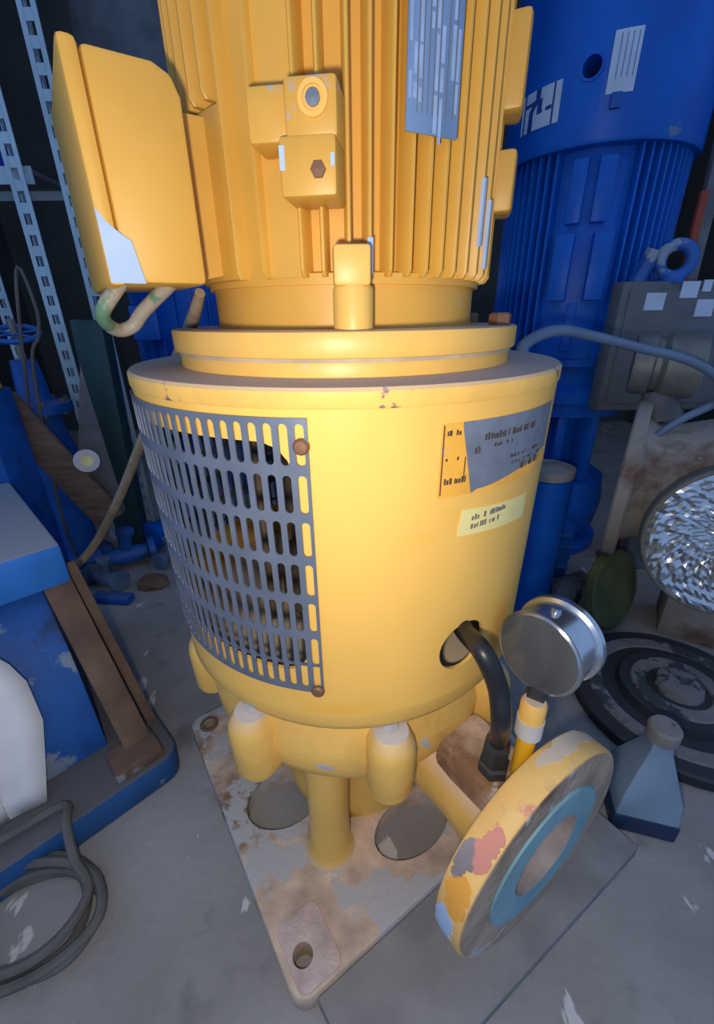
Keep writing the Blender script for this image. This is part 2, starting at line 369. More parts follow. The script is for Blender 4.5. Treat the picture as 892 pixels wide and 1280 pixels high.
# outlet
AZ = R(-58); od = Vector((math.cos(AZ), math.sin(AZ), 0)); os_ = Vector((-od.y, od.x, 0))
FC = Vector((.203, -.259, .208)); FR = .13
o0 = FC-od*.30
MB().lathe([(.075, .02), (.062, .12), (.057, .2), (.060, .25), (.072, .272)], 40, o0, od).build('outlet_pipe', CAST, pump)
fl = MB().lathe([(.053, -.032), (.128, -.032), (FR, -.029), (FR, -.003), (.128, 0), (.053, 0)], 80, FC, od, closed=True).build('outlet_flange', RIM, pump)
PINKP = mat('pink_primer', (.62, .26, .20), .65, var=.12, bump=.2); GREYP = mat('bare_grey_patch', (.24, .21, .22), .7, var=.2, bump=.3); ORNG = mat('orange_paint_patch', (.85, .40, .06), .5, var=.1, bump=.1)
CREAM = mat('cream_dust_patch', (.62, .52, .40), .7, var=.15, bump=.2)
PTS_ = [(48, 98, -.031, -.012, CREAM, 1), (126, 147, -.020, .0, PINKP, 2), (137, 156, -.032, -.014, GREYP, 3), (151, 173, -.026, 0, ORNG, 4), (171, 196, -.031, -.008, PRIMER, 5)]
def rimpatch(a0, a1, h0, h1, m_, seed):
    rn = random.Random(seed); x_, y_, z_ = frame(od); n = 48; mb = MB(); vs = []; ph = [rn.uniform(0, 6) for _ in range(6)]; wob = lambda t, k: .0022*(math.sin(t*9+ph[k])+.6*math.sin(t*21+ph[k+1])+.4*math.sin(t*47+ph[k+2]))
    for i in range(n+1):
        a = R(a0+(a1-a0)*i/n); e = x_*math.cos(a)+y_*math.sin(a); ends = math.sin(math.pi*i/n)**.5
        mid = (h0+h1)/2; lo = mid+(h0-mid)*ends+wob(i/n, 0)*ends; hi = mid+(h1-mid)*ends+wob(i/n, 3)*ends
        for r_ in (FR-.001, FR+.0006): vs += [FC+e*r_+od*max(lo, -.030), FC+e*r_+od*min(hi, -.001)]
    fs = []
    for i in range(n):
        p, q = i*4, i*4+4; fs += [[p+2, q+2, q+3, p+3], [p+1, q+1, q, p], [p, q, q+2, p+2], [p+3, q+3, q+1, p+1]]
    fs += [[0, 2, 3, 1], [4*n, 4*n+1, 4*n+3, 4*n+2]]
    mb.add(vs, fs).build('paint_patch', m_, fl)
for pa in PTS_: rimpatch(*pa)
MB().lathe([(.086, 0), (.1265, 0), (.1265, .0012), (.086, .0012)], 72, FC-od*.0002, od, closed=True).build('flange_face', FACE, fl)
MB().lathe([(.052, .0), (.087, .0), (.087, .0035), (.052, .0035)], 64, FC, od, closed=True).build('raised_face', PALEBLUE, fl)
MB().lathe([(.0530, .003), (.0505, .003), (.0505, -.024), (.0, -.026)], 48, FC, od, cap=False).build('bore_wall', BORE, fl)
MB().box(FC-od*.085+Vector((0, 0, .05))-os_*.01, (.09, .07, .05), rotz(AZ)).build('fitting_pad', BASE, pump, bevel=.008)
# gland with the black cable
g0 = Vector((.152, -.214, .272))
gl = MB().lathe([(.017, 0), (.017, .022), (.0135, .024), (.0145, .03), (.0145, .05), (.011, .058), (.007, .06)], 6, g0).build('cable_gland', GLAND, pump, smooth=False)
hole_c = pol(29.5, .2235, .44)
MB().tube([pol(29, .19, .49), pol(29, .222, .462), at(603, 815, t=.415), at(622, 860, t=.437), at(626, 905, t=.462), g0+Vector((0, 0, .055))], .0095, 14, 8).build('cable', RUBBER, pump)
# gauge
gc = at(672, 817, t=.47); gn = Vector((math.cos(R(-143)), math.sin(R(-143)), .05)).normalized()
GR = .0425
ga = MB().lathe([(0, .002), (GR*.93, .002), (GR*.93, 0), (GR, 0), (GR*1.0, -.004), (GR*.95, -.006), (GR*.95, -.034), (GR*1.04, -.036), (GR*1.05, -.042), (GR*.98, -.046), (0, -.047)], 56, gc, gn).build('pressure_gauge', STEEL, pump, angle=30)
gx, gy, _ = frame(gn)
MB().lathe([(0, .0035), (GR*.92, .0026), (GR*.92, .002), (0, .002)], 48, gc, gn, closed=True).build('dial_glass', DIAL, ga)
MB().cyl(gc-gn*.02+Vector((0, 0, GR*.93)), gc-gn*.02+Vector((0, 0, GR*.93+.006)), .005, .004, 12).build('filler_plug', STEEL, ga)
sp = Vector((.1775, -.222, 0))
st0 = gc-gn*.02+Vector((0, 0, -GR*.9))
MB().cyl(st0, (sp.x, sp.y, .392), .0105, .0105, 6).build('gauge_hex', GLAND, ga, smooth=False)
stem = MB().lathe([(.0125, .36), (.0125, .392), (.010, .396)], 24, sp).build('stem_cap', YEL, pump)
MB().lathe([(.0133, .350), (.0133, .372)], 24, sp).build('stem_tape', WORN, pump)
MB().lathe([(.0095, .26), (.0095, .352)], 20, sp).build('gauge_stem', BRIGHTY, pump)

# shroud
ZT, ZB = .683, .382
shr = MB().lathe([(.2215, ZB), (.2260, ZT), (.2220, ZT), (.2175, ZB)], 120, closed=True).build('shroud', SHR, pump)
c = MB()
# window behind the grille with rounded corners
wz0, wz1, wa0, wa1 = .435, .657, -150, -10.5
vs = []; poly = []
for cx, cz, a in ((wa1-7, wz0+.026, -90), (wa1-7, wz1-.026, 0), (wa0+7, wz1-.026, 90), (wa0+7, wz0+.026, 180)):
    poly += [(cx+7*math.cos(R(a+90*i/6)), cz+.026*math.sin(R(a+90*i/6))) for i in range(7)]
azs = sorted(set([round(q[0], 3) for q in poly]+[wa0+7+i*4 for i in range(int((wa1-wa0-14)/4)+1)]))
def wz(a, sgn):
    if a > wa1-7: t = (a-(wa1-7))/7
    elif a < wa0+7: t = ((wa0+7)-a)/7
    else: t = 0
    e = .026*(1-math.sqrt(max(0, 1-t*t)))
    return wz1-e if sgn > 0 else wz0+e
c.sheet([wa0+.02]+azs[1:-1]+[wa1-.02], lambda a: wz(a, -1), lambda a: wz(a, 1)+1e-4, .20, .05)
cut(shr, c)
cut(shr, MB().cyl(pol(29.5, .18, .441), pol(29.5, .26, .441), .0285, .0285, 40))
MB().lathe([(.13, ZT-.002), (.2265, ZT-.002), (.2275, ZT), (.2275, ZT+.010), (.2255, ZT+.0125), (.13, ZT+.0125)], 96).build('shroud_lid', DUSTY, pump)
# coupling seen through the slots
MB().lathe([(.03, .384), (.095, .384), (.095, .44), (.06, .45), (.06, .50), (.085, .51), (.085, .60), (.05, .61), (.05, .69)], 40).build('coupling', DARK, pump)
for a in (-140, -100, -60, -20, 20, 60):
    q = pol(a, .12); MB().box((q.x, q.y, .535), (.03, .012, .30), rotz(R(a))).build('stool_rib', DARK, pump)
# perforated guard: 7 rows of upright slots
def guard():
    pitch, hw = 3.0, .93/2*1.0
    a_right, ncol = -8.6, 46
    rows = [.656-.0385*i for i in range(6)]; hh = .0155
    zedges = [.6755]+[.656-.0385*(i+.5) for i in range(6)]+[.413]
    cz = rows+[.4325]; ch = [hh]*6+[.0135]
    rad = lambda z: .2262-(.683-z)*.0045/.301+.0008
    vs = []; fs = []; key = {}
    def V(a, z):
        k = (round(a, 4), round(z, 5))
        if k not in key:
            r = rad(z); key[k] = len(vs); vs.append((r*math.sin(R(a)), -r*math.cos(R(a)), z))
        return key[k]
    for ci in range(ncol):
        ac = a_right-ci*pitch; aL, aR = ac-pitch/2, ac+pitch/2
        for ri in range(7):
            z1, z0 = zedges[ri], zedges[ri+1]; zc, h = cz[ri], ch[ri]; sw = .86; sr = .0034  # half width deg / cap radius
            inner = []
            for t in range(7): inner.append((ac+sw*math.cos(math.pi*t/6), zc+h-sr+sr*math.sin(math.pi*t/6)))
            for t in range(7): inner.append((ac-sw*math.cos(math.pi*t/6), zc-h+sr-sr*math.sin(math.pi*t/6)))
            outer = []
            for t in range(7):
                f = t/6
                outer.append((aR, z1) if t == 0 else (aL, z1) if t == 6 else (aR+(aL-aR)*f, z1))
            for t in range(7):
                f = t/6
                outer.append((aL, z0) if t == 0 else (aR, z0) if t == 6 else (aL+(aR-aL)*f, z0))
            n = 14
            for i in range(n):
                j = (i+1) % n
                fs.append([V(*outer[i]), V(*outer[j]), V(*inner[j]), V(*inner[i])])
    me = MB(); me.v = [Vector(q) for q in vs]; me.f = fs
    o = me.build('guard_grille', GRILLE, pump, smooth=True, angle=60)
    sd = o.modifiers.new('s', 'SOLIDIFY'); sd.thickness = .0015; sd.offset = 1
    bpy.context.view_layer.update()
    mm = bpy.data.meshes.new_from_object(o.evaluated_get(bpy.context.evaluated_depsgraph_get()))
    o.modifiers.clear(); o.data = mm; mm.shade_smooth(); mm.set_sharp_from_angle(angle=R(40))
    return o
gr = guard()
for a, z in ((-8.4, .655), (-8.4, .418)):
    p0 = pol(a, .2265, z); p1 = pol(a, .2315, z)
    MB().lathe([(.0062, 0), (.0062, .002), (.0045, .0038), (0, .0042)], 16, p0, p1-p0).build('screw', SCREW, gr)

# plates and prints on the shroud
sz = lambda z: .2260-(.683-z)*.0045/.301
rnd = random.Random(3)
npl = MB().sheet([17.8+i*2 for i in range(21)], lambda a: .609-.00003*a, lambda a: .667, .2258, .0008).build('pump_nameplate', mat('painted_plate', (.80, .40, .05), .5, var=.15, scale=30, chip=.12, chipcol=(.4, .34, .36), chipscale=45, bump=.1), pump)
def glo(a): return .611+max(0, a-30)*.0006+(.004*math.sin(a*1.7) if a < 27 else 0)
azg = [22.2, 22.6, 23.5, 24.6, 25.5]+[27+2*i for i in range(15)]
MB().sheet(azg, lambda a: (.667-(a-22)*.0163 if a < 25.5 else glo(a)), lambda a: .6672, .2267, .0003).build('plate_film', GREYPL, npl)
pm = MB()
for z, h, a0, a1, fl_ in ((.660, .004, 18.8, 21.8, .8), (.622, .005, 18.8, 23.8, .95), (.640, .003, 18.8, 22, .4), (.6535, .0055, 27, 45, .92), (.6455, .003, 28, 50, .3),
                     (.632, .003, 36, 50, .5), (.626, .003, 36, 50, .45), (.6205, .007, 41, 50, .8), (.644, .006, 25.5, 27, .6)):
    prints(pm, a0, a1, z-h/2, z+h/2, .2269, rnd, fl_, .3, .9)
pm.sheet([18.0, 18.25], lambda a: .611, lambda a: .666, .2266, .0003)
pm.sheet([23.2, 23.4], lambda a: .620, lambda a: .640, .2268, .0003)
pm.build('print', INK, npl)
stk = MB().sheet([23.6, 24.4]+[26+2*i for i in range(12)], lambda a: .570-(a-23)*.00035, lambda a: (.594-(24.4-a)*.02 if a < 24.4 else .594)-(a-23)*.00035, .2246, .0005).build('paper_sticker', STICK, pump)
pm = MB(); prints(pm, 27, 38, .582, .587, .2252, rnd, .8, .35, 1.0); prints(pm, 26.5, 36, .574, .579, .2252, rnd, .7, .35, 1.0); pm.build('print', INKL, stk)
# flanges between shroud and motor
MB().lathe([(.10, .690), (.1765, .690), (.1765, .7085), (.12, .7085)], 80).build('adapter_disc', YEL, pump, bevel=.0015)
MB().lathe([(.10, .7095), (.1815, .7095), (.1815, .729), (.12, .729)], 80).build('motor_flange', YEL, pump, bevel=.0018)
MB().lathe([(.10, .7065), (.178, .7065), (.178, .7115), (.10, .7115)], 80).build('joint_gasket', mat('dusty_gasket', (.46, .38, .28), .8, var=.2, scale=40, bump=.2), pump)
for a in (66, 111, 156, 201):
    q = pol(a, .165); MB().lathe([(.011, .729), (.011, .738), (.009, .740)], 6, (q.x, q.y, 0)).build('flange_bolt', SCREW, pump, smooth=False)

# motor
MB().lathe([(.10, .727), (.1345, .727), (.1345, .766), (.10, .768)], 72).build('end_shield', MOT, pump)
mf = MB().lathe([(.11, .762), (.139, .762), (.139, .770), (.1285, .772), (.1285, 1.07), (.139, 1.072), (.139, 1.085), (.11, 1.085)], 90).build('motor_frame', MOT, pump)
def finmesh(z0, z1, name):
    t0, t1 = .0030, .0019; mb = MB()
    sec = [(-t0, -.126), (t0, -.126), (t1, -.1475), (t1*.5, -.149), (-t1*.5, -.149), (-t1, -.1475)]
    k = len(sec); vs = []
    for z, q in ((z0, 0), (z0+.004, 1), (z1-.004, 1), (z1, 0)):
        vs += [(x, y if q or y > -.13 else y+.003, z) for x, y in sec]
    fs = [list(range(k))[::-1], [3*k+i for i in range(k)]]
    for s_ in range(3): fs += [[s_*k+i, s_*k+(i+1) % k, (s_+1)*k+(i+1) % k, (s_+1)*k+i] for i in range(k)]
    mb.add(vs, fs); return mb.build('fin', MOT, mf)
full = [-36, -25.2, -12.3, -6, 1.6, 7.6, 14, 20.3, 26.2, 32, 38, 44.5, 51.5, 58.5, 66, 74, 82]+[90+8*i for i in range(19)]
short = [-86, -78, -71, -64, -57, -50, -43]
f0 = finmesh(.767, 1.07, 'fin'); f1 = finmesh(.885, 1.07, 'fin')
for proto, L_ in ((f0, full), (f1, short)):
    for i, a in enumerate(L_):
        o = proto if i == 0 else proto.copy()
        if i: COL.objects.link(o); o.parent = mf
        o.location = (0, 0, 0); o.rotation_euler = (0, 0, R(a))
# (fins are built about the motor axis, so their origin is the axis at the parent)
MB().wedge(-35.5, -25.6, .126, .1385, .767, 1.07).build('frame_step', MOT, mf)
MB().wedge(-24.6, -12.6, .126, .1420, .767, 1.07).build('frame_step', MOT, mf)
MB().wedge(-84, -36.5, .126, .1445, .767, .882).build('box_pad', MOT, mf, bevel=.003)
MB().lathe([(.0, 1.245), (.13, 1.245), (.148, 1.23), (.154, 1.2), (.154, 1.085), (.120, 1.085)], 64).build('fan_cowl', MOT, pump)
# cast blocks in front
rt = rotz(R(-9))
def fb(x, r, z, sx, sr, szz, name, m_=MOT, bev=.003, rot=rt):
    return MB().box(rot @ Vector((x, -r, z)), (sx, sr, szz), rot).build(name, m_, pump, bevel=bev)
fb(-.021, .153, .8575, .028, .034, .030, 'cast_boss')
b2 = fb(.009, .156, .8575, .034, .042, .031, 'cast_boss')
b3 = fb(.006, .158, .8275, .038, .042, .033, 'cast_boss')
dd = rt @ Vector((0, -1, 0))
MB().lathe([(.0095, 0), (.0095, .0025), (.0065, .0025), (.0065, .001), (0, .001)], 24, rt @ Vector((.011, -.1765, .861)), dd).build('threaded_ring', YEL, b2)
MB().lathe([(.0045, 0), (.0045, .003), (0, .0035)], 16, rt @ Vector((.011, -.1765, .861)), dd).build('grey_stud', GREYPL, b2)
MB().lathe([(.005, 0), (.005, .003), (0, .0035)], 6, rt @ Vector((.013, -.1785, .825)), dd).build('rust_screw', SCREW, b3)
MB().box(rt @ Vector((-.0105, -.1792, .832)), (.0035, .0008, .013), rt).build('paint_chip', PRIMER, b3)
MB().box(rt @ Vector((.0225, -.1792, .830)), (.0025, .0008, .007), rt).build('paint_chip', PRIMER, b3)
# plug below
q = pol(2, .154)
MB().box((q.x, q.y, .7725), (.0275, .03, .027), rotz(R(2))).build('plug_block', YEL, pump, bevel=.003)
MB().lathe([(.0155, .7275), (.0155, .757), (.014, .76)], 24, (q.x+.001, q.y, 0)).build('plug_stem', YEL, pump)
# bosses on the right flank
for z0, z1 in ((.822, .868), (.893, .955)):
    MB().wedge(66, 80, .13, .1635, z0, z1).build('side_boss', MOT, pump, bevel=.004)
# motor nameplate with columns of print (turned because the motor stands on end)
ra = rotz(R(24.8))
pl = MB().box(ra @ Vector((0, -.1515, .931)), (.0435, .0016, .154), ra).build('motor_nameplate', MPLATE, pump, bevel=.0004)
mb = MB(); rnd = random.Random(11)
for i, x in enumerate([-.0195, -.0155, -.0115, -.0072, -.003, .0015, .0058, .0145, .0185]):
    z = 1.004
    while z > .868+rnd.random()*.02:
        ln = rnd.uniform(.006, .03)
        if rnd.random() < .72: mb.box(ra @ Vector((x, -.1524, z-ln/2)), (rnd.choice((.0022, .0028)), .0004, ln), ra)
        z -= ln+rnd.uniform(.001, .005)
mb.build('print', MLINE, pl)
mb = MB()
for x in (-.0135, -.0093, -.005, -.0008, .0037, .0105, .0166): mb.box(ra @ Vector((x, -.1524, .935)), (.0005, .0004, .14), ra)
mb.build('column_line', INKL, pl)
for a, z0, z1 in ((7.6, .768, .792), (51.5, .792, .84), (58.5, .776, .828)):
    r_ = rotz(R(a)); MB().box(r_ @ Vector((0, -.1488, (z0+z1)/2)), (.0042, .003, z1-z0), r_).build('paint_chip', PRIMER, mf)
# terminal box
TB = -58; td = pol(TB, 1); te = Vector((math.cos(R(TB)), math.sin(R(TB)), 0))
te = Vector((.53, -.848, 0)); td = Vector((-.848, -.53, 0))
def T(r, w_, z): return td*r+te*w_+Vector((0, 0, z))
tz0, tz1, tw = .762, .889, .0666
def tpoly(r0, r1, rc): return [(r0, tz0), (r1, tz0), (r1, tz1), (r0+rc, tz1), (r0+rc*.3, tz1-rc*.3), (r0, tz1-rc)]
tb = MB().prism(tpoly(.166, .2225, .016), tw*2, T(0, tw, 0), td, (0, 0, 1))
tb = tb.build('terminal_box', mat('box_yellow_paint', (.70, .38, .06), .5, var=.08, scale=9, dust=.5, dustcol=(.5, .42, .34), chip=.03, bump=.06), pump, bevel=.004)
lid = MB().prism([(.2228, tz0-.002), (.2345, tz0-.002), (.2345, tz1+.002), (.2228, tz1+.002)], tw*2+.004, T(0, tw+.002, 0), td, (0, 0, 1)).build('box_lid', MATS['box_yellow_paint'], tb, bevel=.004)
MB().prism([(.130, tz0+.012), (.167, tz0+.004), (.167, tz1-.012), (.130, tz1-.012)], tw*.9, T(0, tw*.45, 0), td, (0, 0, 1)).build('box_neck', MOT, tb)
# bared corner of the lid
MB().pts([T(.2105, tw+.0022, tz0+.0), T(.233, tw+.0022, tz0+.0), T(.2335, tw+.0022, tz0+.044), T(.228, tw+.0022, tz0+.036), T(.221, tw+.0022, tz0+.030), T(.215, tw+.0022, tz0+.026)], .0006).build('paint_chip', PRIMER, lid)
# conduits from the box
cd1 = MB().tube([T(.222, .03, .765), at(128, 392, y=-.15), at(145, 412, y=-.13), at(165, 408, y=-.12), at(180, 388, y=-.12), T(.185, .03, .765)], .0055, 12).build('conduit', HOSEG, pump)
MB().tube([at(250, 366, y=-.08), at(243, 392, y=-.05), at(234, 418, y=.03), at(218, 458, y=.14), at(196, 510, y=.24), at(178, 550, y=.30), at(150, 620, y=.36), at(122, 675, y=.38), at(98, 704, y=.36), at(70, 722, y=.33), at(40, 735, y=.33)], lambda t: .0045+.005*min(1, t*3), 12).build('supply_hose', HOSE, pump)


# ------------------------------------------------------------------ big blue motor behind, right
BX, BY = .68, .9
bmz = 1.085
bm_ = thing('blue_motor_pump', 'large blue vertical motor with fan cowl and fins standing on dark blue pump', 'motor', (BX, BY, 0))
def LA(prof, name, m_, par, n=64, **k): return MB().lathe(prof, n, (BX, BY, 0)).build(name, m_, par, **k)
cow = LA([(.10, bmz), (.232, bmz), (.236, bmz+.006), (.236, 1.72), (.21, 1.78), (.004, 1.80)], 'fan_cowl', BLUE, bm_)
fr = LA([(.10, .60), (.195, .60), (.195, 1.12), (.1, 1.12)], 'motor_frame', BLUE, bm_)
mb = MB(); mb.box((BX, BY-.205, .855), (.006, .030, .46)); bf = mb.build('fin', BLUE, fr, bevel=.001)
me = bf.data
for v in me.vertices: v.co = v.co
skip = [i for i in range(60) if abs(((i*6+24+180) % 360)-180) < 21]
first = True
for i in range(60):
    if i in skip: continue
    o = bf if first else bf.copy()
    if not first: COL.objects.link(o); o.parent = fr
    first = False
    o.rotation_euler = (0, 0, R(i*6)); o.location = (0, 0, 0)
def bpol(a, r, z): return Vector((BX, BY, 0))+pol(a, r, z)
def bwedge(a0, a1, r0, r1, z0, z1, name, m_, par, bev=.003): return MB().wedge(a0, a1, r0, r1, z0, z1, o=(BX, BY, 0)).build(name, m_, par, bevel=bev)
A0 = -24
bwedge(A0-19, A0+19, .19, .200, .62, 1.07, 'frame_pad', BLUE, bm_)
bwedge(A0-14, A0-5, .19, .222, .935, 1.065, 'foot_boss', BLUE, bm_)
bwedge(A0+1, A0+11, .19, .222, .935, 1.065, 'foot_boss', BLUE, bm_)
bwedge(A0-17, A0-6, .19, .232, .765, .915, 'foot_boss', BLUE, bm_)
bwedge(A0+5, A0+16, .19, .232, .765, .915, 'foot_boss', BLUE, bm_)
bwedge(A0-4, A0+3, .19, .204, .64, .76, 'foot_rib', BLUE, bm_)
def onbl(u, v, r=.237):
    d = at(u, v, t=1)-Vector(CAM); a = d.x**2+d.y**2; ox, oy = CAM[0]-BX, CAM[1]-BY; b = ox*d.x+oy*d.y; c_ = ox*ox+oy*oy-r*r
    t = (-b-math.sqrt(max(0, b*b-a*c_)))/a; P_ = Vector(CAM)+d*t
    return math.degrees(math.atan2(P_.x-BX, -(P_.y-BY))), P_.z
def bsheet(a0, a1, z0, z1, name, m_, par, r=.2365, th=.0012):
    mb = MB(); n = max(3, int((a1-a0)/3)); mb.sheet([a0+(a1-a0)*i/n for i in range(n+1)], lambda a: z0, lambda a: z1, r, th)
    for v in mb.v: v.x += BX; v.y += BY
    return mb.build(name, m_, par)
aA, zA = onbl(770, 38); aB, zB = onbl(797, 113); aC, _q = onbl(805, 40)
p1 = bsheet(aA, aC, zB, zA, 'cowl_plate', LABEL, cow)
mb = MB()
for k in range(4):
    a = aA+(aC-aA)*(.25+.2*k); q = MB().sheet([a, a+.35], lambda z: zB+.025, lambda z: zA-.006, .2379, .0004)
    for v in q.v: v.x += BX; v.y += BY
    mb.add(q.v, q.f)
mb.build('print', mat('blue_print', (.05, .16, .42), .6, bump=0), p1)
aH, zH = onbl(740, 83); pd = pol(aH, 1); cut(cow, MB().cyl(bpol(aH, .10, zH), bpol(aH, .26, zH), .020, .020, 28)); MB().lathe([(.0195, -.002), (.024, -.002), (.024, .003), (.0195, .003)], 28, bpol(aH, .2358, zH), pd, closed=True).build('hole_rim', BLUE, cow)
aS, zS = onbl(769, 126); MB().box(bpol(aS, .239, zS), (.022, .012, .028), rotz(R(aS))).build('cowl_clip', BLUED, cow, bevel=.003)
# plate with the zig-zag mark
aL, zL = onbl(650, 172); aR, zR = onbl(704, 98)
p2 = bsheet(aL, aR, zL, zR, 'mark_plate', LABEL, cow)
def mk(pl):
    mb = MB()
    for (x0, y0), (x1, y1), wd in pl:
        # stroke between two plate positions (0..1), as curved sheets
        n = 4; P0 = np.array([x0, y0]); P1 = np.array([x1, y1]); d = P1-P0; nn = np.array([-d[1], d[0]])/np.linalg.norm(d)*wd/2
        c4 = [P0+nn, P0-nn, P1-nn, P1+nn]; vs = []
        for rr in (.2379, .2384):
            for q in c4:
                vs.append(Vector((BX, BY, 0))+pol(aL+(aR-aL)*q[0], rr, zL+(zR-zL)*q[1]))
        mb.add(vs, [[0, 1, 2, 3], [7, 6, 5, 4], [0, 4, 5, 1], [1, 5, 6, 2], [2, 6, 7, 3], [3, 7, 4, 0]])
    return mb
mk([((.46, 1), (.46, .74), .12), ((.46, .76), (.30, .5), .12), ((.12, .68), (.42, .70), .1), ((.30, .52), (.30, 0), .12), ((.52, .74), (.52, .44), .12), ((.46, .42), (.82, .44), .10),
    ((.10, 0), (.10, 1), .04), ((.85, 0), (.85, 1), .04)]).build('printed_mark', mat('navy_print', (.006, .05, .26), .6, bump=0), p2)
# end bell, lantern and pump under the blue motor
LA([(.1, .50), (.21, .50), (.21, .53), (.17, .55), (.17, .60), (.1, .61)], 'end_bell', BLUE, bm_)
LA([(.1, .03), (.16, .03), (.19, .08), (.20, .16), (.19, .24), (.13, .28), (.12, .44), (.2, .46), (.2, .50), (.1, .50)], 'pump_casing', BLUE, bm_)
LA([(.0, .0), (.205, .0), (.205, .03), (.0, .03)], 'pump_foot', BLUE, bm_, bevel=.003)
for a in (-75, -45, -15, 15):
    MB().box(bpol(a, .155, .36), (.025, .07, .2), rotz(R(a))).build('lantern_rib', BLUE, bm_, bevel=.003)
q = Vector((BX, BY, 0))
MB().lathe([(.06, .1), (.06, .25), (.09, .25), (.09, .275), (.05, .275), (.05, .25)], 32, q+Vector((0, 0, .16)), (-.85, -.52, 0)).build('suction_branch', BLUE, bm_)

# ------------------------------------------------------------------ second blue motor, back left
b2 = thing('blue_motor', 'blue vertical motor with grey banded cowl behind the terminal box', 'motor', (-.62, 1.5, 0))
def LB(prof, name, m_, n=48): return MB().lathe(prof, n, (-.62, 1.5, 0)).build(name, m_, b2)
LB([(0, .0), (.25, .0), (.25, .04), (.19, .06), (.19, .35), (.26, .37), (.26, .44), (.2, .46)], 'stand', BLUED)
LB([(.15, .44), (.225, .46), (.24, .52), (.24, 1.0), (.15, 1.02)], 'motor_frame', BLUE)
LB([(.15, 1.0), (.255, 1.0), (.255, 1.44), (.15, 1.44)], 'fan_cowl', BLUE)
LB([(.15, 1.43), (.256, 1.43), (.256, 1.62), (.2, 1.66), (.0, 1.67)], 'cowl_band', GREYJ)
for i, a in enumerate(range(-100, 101, 14)):
    q = Vector((-.62, 1.5, 0))+pol(a, .245, .76); o = MB().box(q, (.007, .025, .46), rotz(R(a))).build('fin', BLUE, b2)
MB().box((-.74, 1.25, .72), (.10, .05, .12)).build('cable_box', BLUEL, b2, bevel=.006)

# ------------------------------------------------------------------ blue skid machine, front left
K0 = Vector((-.303, -.008, 0)); e1 = Vector((-.72, -.694, 0)); e2 = Vector((-.694, .72, 0))
def K(a, b, z): return K0+e1*a+e2*b+Vector((0, 0, z))
sk = thing('skid_machine', 'worn blue skid-mounted machine with round housing and slanted rusty struts', 'machine', (K(.2, .3, 0).x, K(.2, .3, 0).y, 0))
def KP(poly, z0, th): return MB().prism(poly, -th if e1.cross(e2).z < 0 else th, K0+Vector((0, 0, z0)), e1, e2)
KP(rr_poly(0, 0, .62, .66, .03), .0, .055).build('skid', SKID, sk, bevel=.004)
KP([(.045, .195), (.56, .195), (.56, .62), (.045, .62)], .335, .072).build('top_block', BOXB, sk, bevel=.006)
mb = MB(); vs = []; fs = []
prof = [(.10, .055), (.105, .12), (.125, .19), (.155, .25), (.195, .30), (.24, .336), (.5, .336), (.5, .055)]
for a in (.085, .56): vs += [K(a, b, z) for b, z in prof]
n = len(prof); fs = [list(range(n)), [n+i for i in range(n)][::-1]]+[[i, (i+1) % n, n+(i+1) % n, n+i] for i in range(n)]
mb.add(vs, fs).build('round_housing', BLUEW, sk, bevel=.004)
def strut(p, q, wd, th, m_, name):
    d = (q-p).normalized(); x = e1*1; y = d.cross(x).normalized(); x = y.cross(d).normalized()
    return MB().box((p+q)/2, (wd, th, (q-p).length), Matrix((x, y, d)).transposed()).build(name, m_, sk, bevel=.002)
strut(K(.048, .045, .06), K(.066, .215, .345), .042, .010, RUST, 'strut')
strut(K(.012, .10, .055), K(.035, .25, .345), .016, .03, RUST, 'strut')
MB().box(K(.06, .04, .066), (.075, .06, .022), rotz(.75)).build('strut_foot', RUST, sk, bevel=.004)
# folded paper leaning on the housing
mb = MB(); vs = []; nx, nz = 8, 10
for j in range(nz):
    for i in range(nx):
        fx, fz = i/(nx-1), j/(nz-1)
        a = .150+.19*fx-.035*(1-fz)*(1-fx)*0+(.035*max(0, .45-fz)/.45 if fx < .3 else 0)+(.05*max(0, fz-.72)/.28*(1-fx) if fx < .5 else 0)
        z = .058+.285*fz
        b = .062+.09*fz*fz+.010*math.sin(fx*5+fz*3)
        vs.append(K(a, b, z))
fs = [[j*nx+i, j*nx+i+1, (j+1)*nx+i+1, (j+1)*nx+i] for j in range(nz-1) for i in range(nx-1)]
pp = mb.add(vs, fs).build('paper_sheet', PAPER, None); tag(pp, 'creased white paper sheet leaning on the blue round housing', 'paper')
md = pp.modifiers.new('s', 'SOLIDIFY'); md.thickness = .0008
# cord coil on the floor
cc = Vector((-.435, -.222, 0)); P = []
for i in range(0, 34):
    t = i/33*4*2*math.pi; rr = .078-.010*math.sin(t*.31)-.004*(i % 3); P.append(cc+Vector((rr*1.15*math.cos(t+.5), rr*.85*math.sin(t+.5), .007+.0075*(t/2/math.pi)+.002*math.sin(t*1.7))))
P += [Vector((-.40, -.165, .045)), Vector((-.42, -.135, .075)), K(.17, .03, .066), K(.26, .04, .068), K(.36, .05, .10)]
cdl = MB().tube(P, .0065, 8, 5).build('coiled_cord', CORD); tag(cdl, 'dusty grey cord coiled on the floor by the blue skid', 'cord')

